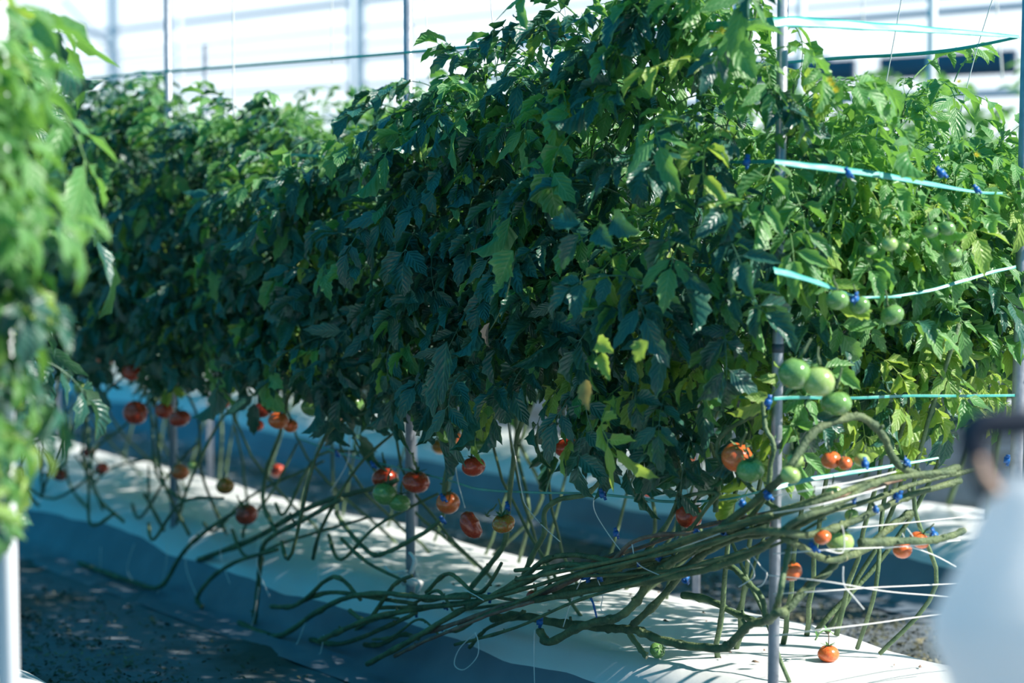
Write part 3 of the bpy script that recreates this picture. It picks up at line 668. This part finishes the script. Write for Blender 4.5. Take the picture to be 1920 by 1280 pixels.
for k in range(5):
    a = 2 * pi * k / 5; d = V((cos(a), sin(a), 0)); s_ = V((-sin(a), cos(a), 0)); Z = V((0, 0, 1))
    pts = [(0, .70, .10), (.25, .80, .13), (.5, .86, .09), (.72, .95, .01)]
    vs = [];
    for (x, z, ww) in pts: vs += [d * x + Z * z - s_ * ww, d * x + Z * (z + .03), d * x + Z * z + s_ * ww]
    b.add(vs, [(i * 3 + j, i * 3 + j + 1, (i + 1) * 3 + j + 1, (i + 1) * 3 + j) for i in range(3) for j in range(2)])
CAL = b.mesh('calyx', M_CALYX)
b = MB(); b.tube(smooth_pts([(0, 0, .68), (.05, 0, 1.1), (.25, .1, 1.55), (.3, .2, 2.1)], 4), [.09, .08, .08, .08, .08, .1, .14, .1, .08, .07, .07, .07, .07], 7); STALK = b.mesh('stalk', M_STEM)
FM = {c: [tomato_mesh(m, i, ribs=[4, 5, 6][i], depth=[.04, .12, .08][i], squash=[.88, .8, .84][i]) for i in range(3)] for c, m in dict(red=M_RED, orange=M_ORANGE, turn=M_TURN, green=M_GREEN, pale=M_PALE).items()}
KID = kidney_mesh(M_RED)
TOM = [
 (1382, 857, 30, 'orange', -.10, 'large orange tomato behind the green one beside the front pole'),
 (1407, 881, 27, 'green', -.17, 'round green tomato overlapping an orange one, beside the front pole'),
 (1292, 966, 27, 'red', -.04, 'dark red tomato behind crossing stems in the vine tangle'),
 (888, 874, 23, 'red', -.10, 'lone red tomato hanging high above the pale film'),
 (944, 981, 23, 'turn', -.17, 'half-ripe green and orange tomato touching the kidney-shaped one'),
 (899, 976, 33, 'kidney', -.10, 'red kidney-shaped tomato left of the half-ripe one'),
 (840, 942, 23, 'orange', -.04, 'shiny orange-red tomato right of the middle pole'),
 (780, 903, 27, 'red', -.06, 'big dull red tomato in front of the middle pole'),
 (722, 897, 25, 'red', -.0, 'dull red tomato on top of the shaded cluster left of the middle pole'),
 (722, 926, 24, 'green', -.12, 'dark green tomato lowest left in the shaded cluster'),
 (749, 942, 22, 'green', -.08, 'dark green tomato hanging lowest in the shaded cluster by the pole'),
 (848, 820, 20, 'orange', .45, 'blurred orange-red tomato high behind the lone red one'),
 (826, 836, 18, 'turn', .42, 'blurred yellow-orange tomato next to the middle pole'),
 (1062, 838, 24, 'red', .1, 'red tomato half hidden by lowest leaves, mid row'),
 (940, 754, 28, 'orange', -.02, 'orange tomato tucked under the hanging leaf tips'),
 (1484, 1070, 20, 'orange', -.02, 'orange tomato peeping out behind the front pole'),
 (1574, 1014, 28, 'pale', -.06, 'large pale green tomato wrapped with twine'),
 (1542, 1007, 17, 'orange', -.14, 'small orange tomato beside the pale green one'),
 (1692, 1030, 20, 'orange', -.10, 'lower left tomato of the orange pair on the cut vine'),
 (1724, 1012, 20, 'orange', -.12, 'upper right tomato of the orange pair on the cut vine'),
 (1490, 700, 34, 'green', -.13, 'largest green tomato beside the front pole'),
 (1535, 715, 31, 'pale', -.17, 'light green tomato second in the big green cluster'),
 (1568, 755, 32, 'green', -.12, 'green tomato lowest in the big cluster near the pole'),
 (1570, 562, 22, 'green', -.13, 'green tomato left of the blue tie on the sagging tape'),
 (1612, 572, 20, 'green', -.12, 'green tomato right of the blue tie on the sagging tape'),
 (1673, 590, 23, 'green', -.10, 'green tomato apart from the pair by the sagging tape'),
 (1668, 457, 16, 'pale', -.17, 'small pale green tomato high in the sunlit row end'),
 (1697, 462, 8, 'pale', -.17, 'tiny unripe tomato next to the high pale one'),
 (1745, 433, 17, 'green', -.12, 'left one of the high green pair near the right pole'),
 (1776, 428, 16, 'green', -.15, 'right one of the high green pair near the right pole'),
 (1786, 476, 19, 'green', -.10, 'dark green tomato below the high green pair'),
 (1633, 469, 12, 'green', -.10, 'small green tomato left of the high pale one'),
 (1558, 862, 20, 'orange', -.06, 'orange tomato in the little cluster under the arching vine'),
 (1584, 868, 14, 'orange', -.10, 'small orange tomato in the little cluster, by its stalks'),
 (1616, 862, 16, 'pale', -.10, 'pale green tomato ending the little cluster under the arching vine'),
 (1490, 862, 18, 'pale', .1, 'pale green tomato close behind the front pole'),
 (1482, 890, 20, 'pale', .15, 'pale green tomato lower behind the front pole'),
 (1525, 943, 16, 'pale', -.02, 'pale green tomato among the sunlit vines'),
 (1563, 922, 16, 'pale', .05, 'half hidden pale green tomato over the sunlit vines'),
 (1597, 966, 14, 'pale', .0, 'small pale green tomato under a vine in the bundle'),
 (1412, 998, 14, 'orange', .0, 'small orange tomato buried in the bundle by the pole'),
 (1001, 1118, 15, 'red', -.02, 'reddish tomato under the low vine bundle'),
 (197, 672, 17, 'orange', -.25, 'bright blurred orange tomato highest in the far row'),
 (247, 697, 20, 'red', -.22, 'dull blurred tomato right of the bright highest one'),
 (150, 725, 14, 'pale', -.2, 'blurred yellow-green tomato under the foreground leaves'),
 (254, 773, 25, 'red', -.2, 'large dull blurred tomato in the far cluster'),
 (337, 784, 21, 'red', -.22, 'blurred dark red tomato right of the large dull one'),
 (308, 769, 18, 'red', -.15, 'shadowy tomato between two blurred red ones'),
 (418, 755, 13, 'orange', -.1, 'small bright blurred orange tomato alone'),
 (492, 768, 18, 'red', -.15, 'upper left tomato of the blurred red group of four'),
 (522, 788, 20, 'orange', -.2, 'middle tomato of the blurred red group of four'),
 (545, 798, 14, 'orange', -.12, 'right end tomato of the blurred red group of four'),
 (481, 797, 15, 'red', -.15, 'lower left tomato of the blurred red group of four'),
 (165, 847, 11, 'red', -.1, 'tiny blurred red tomato over the bright far film'),
 (338, 886, 17, 'orange', -.12, 'blurred orange tomato hanging over the bright film'),
 (363, 872, 11, 'pale', -.1, 'yellow-green tomato beside the blurred orange one over film'),
 (422, 911, 18, 'turn', -.12, 'blurred brown-orange tomato with dark calyx over film'),
 (462, 964, 22, 'red', -.12, 'blurred red tomato lowest of the far ones'),
 (112, 890, 15, 'red', -.1, 'dim red tomato next to the foreground leaf tips'),
 (190, 878, 14, 'red', -.1, 'dim red tomato amid dark far stems'),
 (661, 757, 24, 'green', -.15, 'shaded green tomato hanging above the lowest tape'),
 (588, 762, 24, 'green', -.12, 'shaded green tomato left of another, under the foliage'),
 (462, 660, 20, 'green', -.28, 'faint green tomato within far dark leaves'),
 (796, 772, 22, 'green', -.1, 'shaded green tomato right of the middle pole top gap'),
 (905, 832, 20, 'green', .1, 'dark green tomato above the lone red one'),
 (1215, 921, 13, 'red', .8, 'dim red tomato far behind arched stems'),
 (1292, 858, 12, 'orange', .3, 'orange tomato patch behind shaded leaves left of the orange-green pair'),
 (520, 882, 15, 'red', .5, 'dim reddish tomato behind the far stems'),
 (632, 790, 12, 'orange', .6, 'small dim orange tomato between green ones'),
]
for i, (x, y, rp, c, t, lab) in enumerate(TOM):
    p = front(x, y, t); r = rp * p.y / FPX
    root = empty('tomato', p); root.scale = (r, r, r)
    root.rotation_euler = (rnd.uniform(-.45, .35), rnd.uniform(-.4, .4), rnd.uniform(0, 6)) if c != 'kidney' else (0, 0, -.3)
    tag(root, lab, 'tomato')
    fm = KID if c == 'kidney' else FM[c][i % 3]
    fr = obj('fruit', fm, root)
    fr.scale = (1, rnd.uniform(.92, 1.02), rnd.uniform(.92, 1.06)) if c != 'kidney' else (1, 1, 1)
    if c == 'kidney':
        cc = obj('calyx', CAL, root, (.25, 0, .0), (0, .6, 0), .45); obj('stalk', STALK, root, (.25, 0, 0), (0, .5, 0), .6)
    else:
        obj('calyx', CAL, root); obj('stalk', STALK, root)
# two fruits lying on the film
for (x, y, rp, c, lab, lean) in [(1553, 1219, 21, 'orange', 'fallen red-orange tomato lying on the sunlit film with a wilted sprig', 0), (1233, 1213, 16, 'green', 'small green tomato lying on the film under the thick vine', 1.1)]:
    q = at_z(x, y + rp * .9, .27); r = rp * q.y / FPX; q.z = .263 + r * .84
    root = empty('tomato', q); root.scale = (r,) * 3; root.rotation_euler = (lean, 0, .5); tag(root, lab, 'tomato')
    obj('fruit', FM[c][1], root); obj('calyx', CAL, root)
    if not lean:
        b = MB(); b.tube([(0, 0, .7), (.03, 0, 1.6), (-.08, 0, 2.1)], [.05, .04, .05], 6); obj('stalk', b.mesh('stalk', M_BROWN), root)
        b = MB(); b.tube(smooth_pts([(-.1, 0, 2.1), (-.4, 0, 2.2), (-1.0, 0, 2.0), (-1.5, 0, 1.4)], 3), .07, 6)
        leaflet(b, V((-.1, 0, 2.1)), V((1, .2, -.2)), V((0, 0, 1)), 1.0, .6, .7, .3, random.Random(2)); leaflet(b, V((-.4, 0, 2.2)), V((.6, .4, .5)), V((0, -1, .5)), .8, .5, .7, .3, random.Random(3))
        leaflet(b, V((-1.3, 0, 1.7)), V((-.2, 0, 1)), V((0, -1, .2)), .7, .3, .4, .3, random.Random(4))
        obj('sprig', b.mesh('sprig', M_LEAF[1]), root)

# ------------------------------------------------------------------ single leaves that stand out on the shaded face
def lone(pts_list, m, par_px, name='leaf', label=None):
    b = MB(); w0 = None
    for (x, y, dx, dy, l, wd, dr, cu, sd2) in pts_list:
        p = at_t(x, y, -.50); d = (at_t(x + dx, y + dy, -.52) - p).normalized(); k = p.y / FPX; w0 = p
        leaflet(b, p, d, (-N + V((.3, 0, .2))).normalized(), l * k, wd * k, dr, cu, random.Random(sd2), n=10)
    o = wpart(name, b, m, nearest(w0, FRONT))
    if label: o['label'] = label
lone([(962, 470, -30, 60, 75, 62, .15, .5, 1)], M_LEAF[1], 0, label='pale grey-green leaf underside')
lone([(945, 530, -20, 20, 38, 30, .3, .5, 2)], M_LEAF[1], 0)
lone([(1098, 712, 5, 60, 62, 40, .05, .3, 4)], M_DRY, 0, label='yellow-brown withered leaf')
lone([(838, 640, -12, 100, 120, 45, .1, .5, 5)], M_LEAF[0], 0)
lone([(820, 690, -10, 90, 95, 42, .1, .5, 6)], M_LEAF[0], 0)
lone([(1085, 440, -40, 70, 80, 46, .2, .6, 7)], M_LEAF[0], 0)
lone([(1085, 420, -60, -10, 85, 50, .3, .6, 8)], M_LEAF[0], 0)
lone([(1150, 410, 55, 30, 80, 55, .3, .6, 9)], M_LEAF[0], 0)
lone([(1120, 430, 30, 40, 60, 45, .3, .6, 10)], M_LEAF[0], 0)
lone([(1128, 660, 12, 55, 62, 30, .2, .6, 12)], M_LEAF[2], 0)
lone([(1120, 640, 45, 35, 55, 38, .2, .6, 13)], M_LEAF[2], 0)
lone([(1215, 640, -30, 40, 50, 40, .2, .6, 14)], M_LEAF[2], 0)
b = MB(); b.tube(smooth_pts([at_t(x, y, -.42) for x, y in [(968, 470), (962, 500), (948, 560), (930, 600), (912, 630), (915, 648)]], 4), .0022, 6); wpart('leaf_stalk', b, M_STEM, nearest(at_t(950, 560, -.42), FRONT))
b = MB(); leaflet(b, at_t(918, 605, -.43), (at_t(908, 645, -.43) - at_t(918, 605, -.43)), -N, .09, .03, .5, 1.2, random.Random(3)); wpart('leaf', b, M_TAN, nearest(at_t(950, 560, -.42), FRONT))['label'] = 'curled withered leaf tip'

# flowers on the shoots (parts of the plants)
b = MB()
for k in range(6):
    a = k * pi / 3; leaflet(b, V(), V((cos(a), sin(a), .3)), V((0, 0, 1)), .016, .008, -.6, .2, random.Random(k), n=4)
b.tube([(0, 0, 0), (0, 0, .012)], [.003, .001], 6)
FL = b.mesh('flower', M_FLOWER)
for (x, y) in [(1345, 62), (1352, 56), (1560, 160), (1566, 170), (1797, 155), (1830, 292), (828, 208), (910, 228), (1058, 298), (1335, 70), (1556, 152)]:
    p = front(x, y, -.3 if x < 1455 else -.22); par = nearest(p, FRONT); obj('flower', FL, par, p - par.location, (rnd.uniform(.4, 1.8), rnd.uniform(-.5, .5), rnd.uniform(-.5, .5)), .85)

# ------------------------------------------------------------------ bag at the right edge
D = 2.95
bagc = at_d(1985, 900, D); stand = V((bagc.x, bagc.y, 0))
bag = empty('hanging_bag', stand); tag(bag, 'blurred white bag with a thick dark arched handle beside the row end', 'bag')
rows = [(893, 60), (903, 118), (925, 134), (960, 150), (1020, 180), (1080, 212), (1130, 240), (1165, 252), (1200, 246), (1240, 222), (1290, 196), (1360, 190), (1450, 170), (1500, 60)]
mb = MB(); vs = []; n = 28
for j, (y, hw) in enumerate(rows):
    c = at_d(1985, y, D); r = hw * D / FPX
    for k in range(n):
        a = 2 * pi * k / n; f = 1 + (.05 * sin(3 * a + j * .4) + .025 * sin(7 * a - j * .7)) * (1 if j > 1 else .3)
        vs.append(c + V((r * cos(a) * f, r * .55 * sin(a) * f, .006 * sin(5 * a + j))))
mb.add(vs, [(j * n + k, j * n + (k + 1) % n, (j + 1) * n + (k + 1) % n, (j + 1) * n + k) for j in range(len(rows) - 1) for k in range(n)] + [tuple(range(n)), tuple(reversed(range((len(rows) - 1) * n, len(rows) * n)))])
wpart('body', mb, M_BAG, bag)
b = MB(); b.tube(smooth_pts([at_d(x, y, D) for x, y in [(1862, 925), (1846, 890), (1832, 855), (1824, 820), (1838, 797), (1880, 793), (1940, 792), (2010, 795), (2090, 800), (2125, 850), (2115, 920)]], 4), .0165, 10, flat=1.3)
wpart('handle', b, M_BLACK, bag)
b = MB(); b.tube(smooth_pts([at_d(x, y, D - .02) for x, y in [(1836, 858), (1842, 885), (1856, 905), (1872, 925)]], 4), .008, 8); wpart('strap', b, M_TAN, bag)
b = MB(); b.tube([stand, V((stand.x, stand.y, at_d(1985, 1300, D).z))], .02, 12); wpart('stand_tube', b, M_POLE, bag)
b = MB(); b.tube([stand, stand + V((0, 0, .03))], .18, 20); wpart('stand_foot', b, M_COLLAR, bag)

# ------------------------------------------------------------------ litter
def litter(name, lab, boxes, seed, z0):
    r2 = random.Random(seed); b = MB()
    for (s0, s1, t0, t1, n, big) in boxes:
        for _ in range(n):
            c = P(r2.uniform(s0, s1), r2.uniform(t0, t1), z0 + r2.uniform(.002, .02)); a = r2.uniform(0, 2 * pi); l = r2.uniform(.006, .022) * big; ww = l * r2.uniform(.3, .8)
            d = V((cos(a), sin(a), r2.uniform(-.4, .6))); e = V((-sin(a), cos(a), r2.uniform(-.4, .4)))
            b.add([c - d * l, c + e * ww, c + d * l + V((0, 0, .004)), c - e * ww + V((0, 0, .006))], [(0, 1, 2, 3)])
    tag(wpart(name, b, M_LITTER), lab, 'litter', kind='stuff')
litter('leaf_litter', 'dark dried leaf litter on the ground of both aisles', [(1.2, 6.5, -1.2, -.75, 3000, .7), (1.5, 6.5, -.75, -.42, 500, .7), (.2, 3.2, 1.35, 1.9, 2600, .7), (3.2, 8, 1.1, 1.95, 900, .8), (-1, 1.2, -1.1, -.45, 500, .7)], 4, 0.0)
r4 = random.Random(9)
crumbs = []
for i in range(46):
    s = r4.uniform(-.9, 2.2); t = r4.uniform(.12, .68); b = MB(); c = P(s, t, .27); a = r4.uniform(0, 6); l = r4.uniform(.004, .014)
    d = V((cos(a), sin(a), 0)); e = V((-sin(a), cos(a), 0)); h = V((0, 0, .006))
    b.add([c - d * l, c + e * l * .4, c + d * l, c - e * l * .4, c + h, c + d * l * .5 + h], [(0, 1, 4), (1, 2, 5), (1, 5, 4), (2, 3, 5), (3, 0, 4), (3, 4, 5)])
    crumbs.append(b)
allb = MB()
for b in crumbs: allb.add(b.v, b.f)
tag(wpart('leaf_crumbs', allb, M_BROWN, smooth=False), 'brown leaf crumbs scattered on the white film', 'litter', kind='stuff')
print('objects', len(bpy.data.objects))
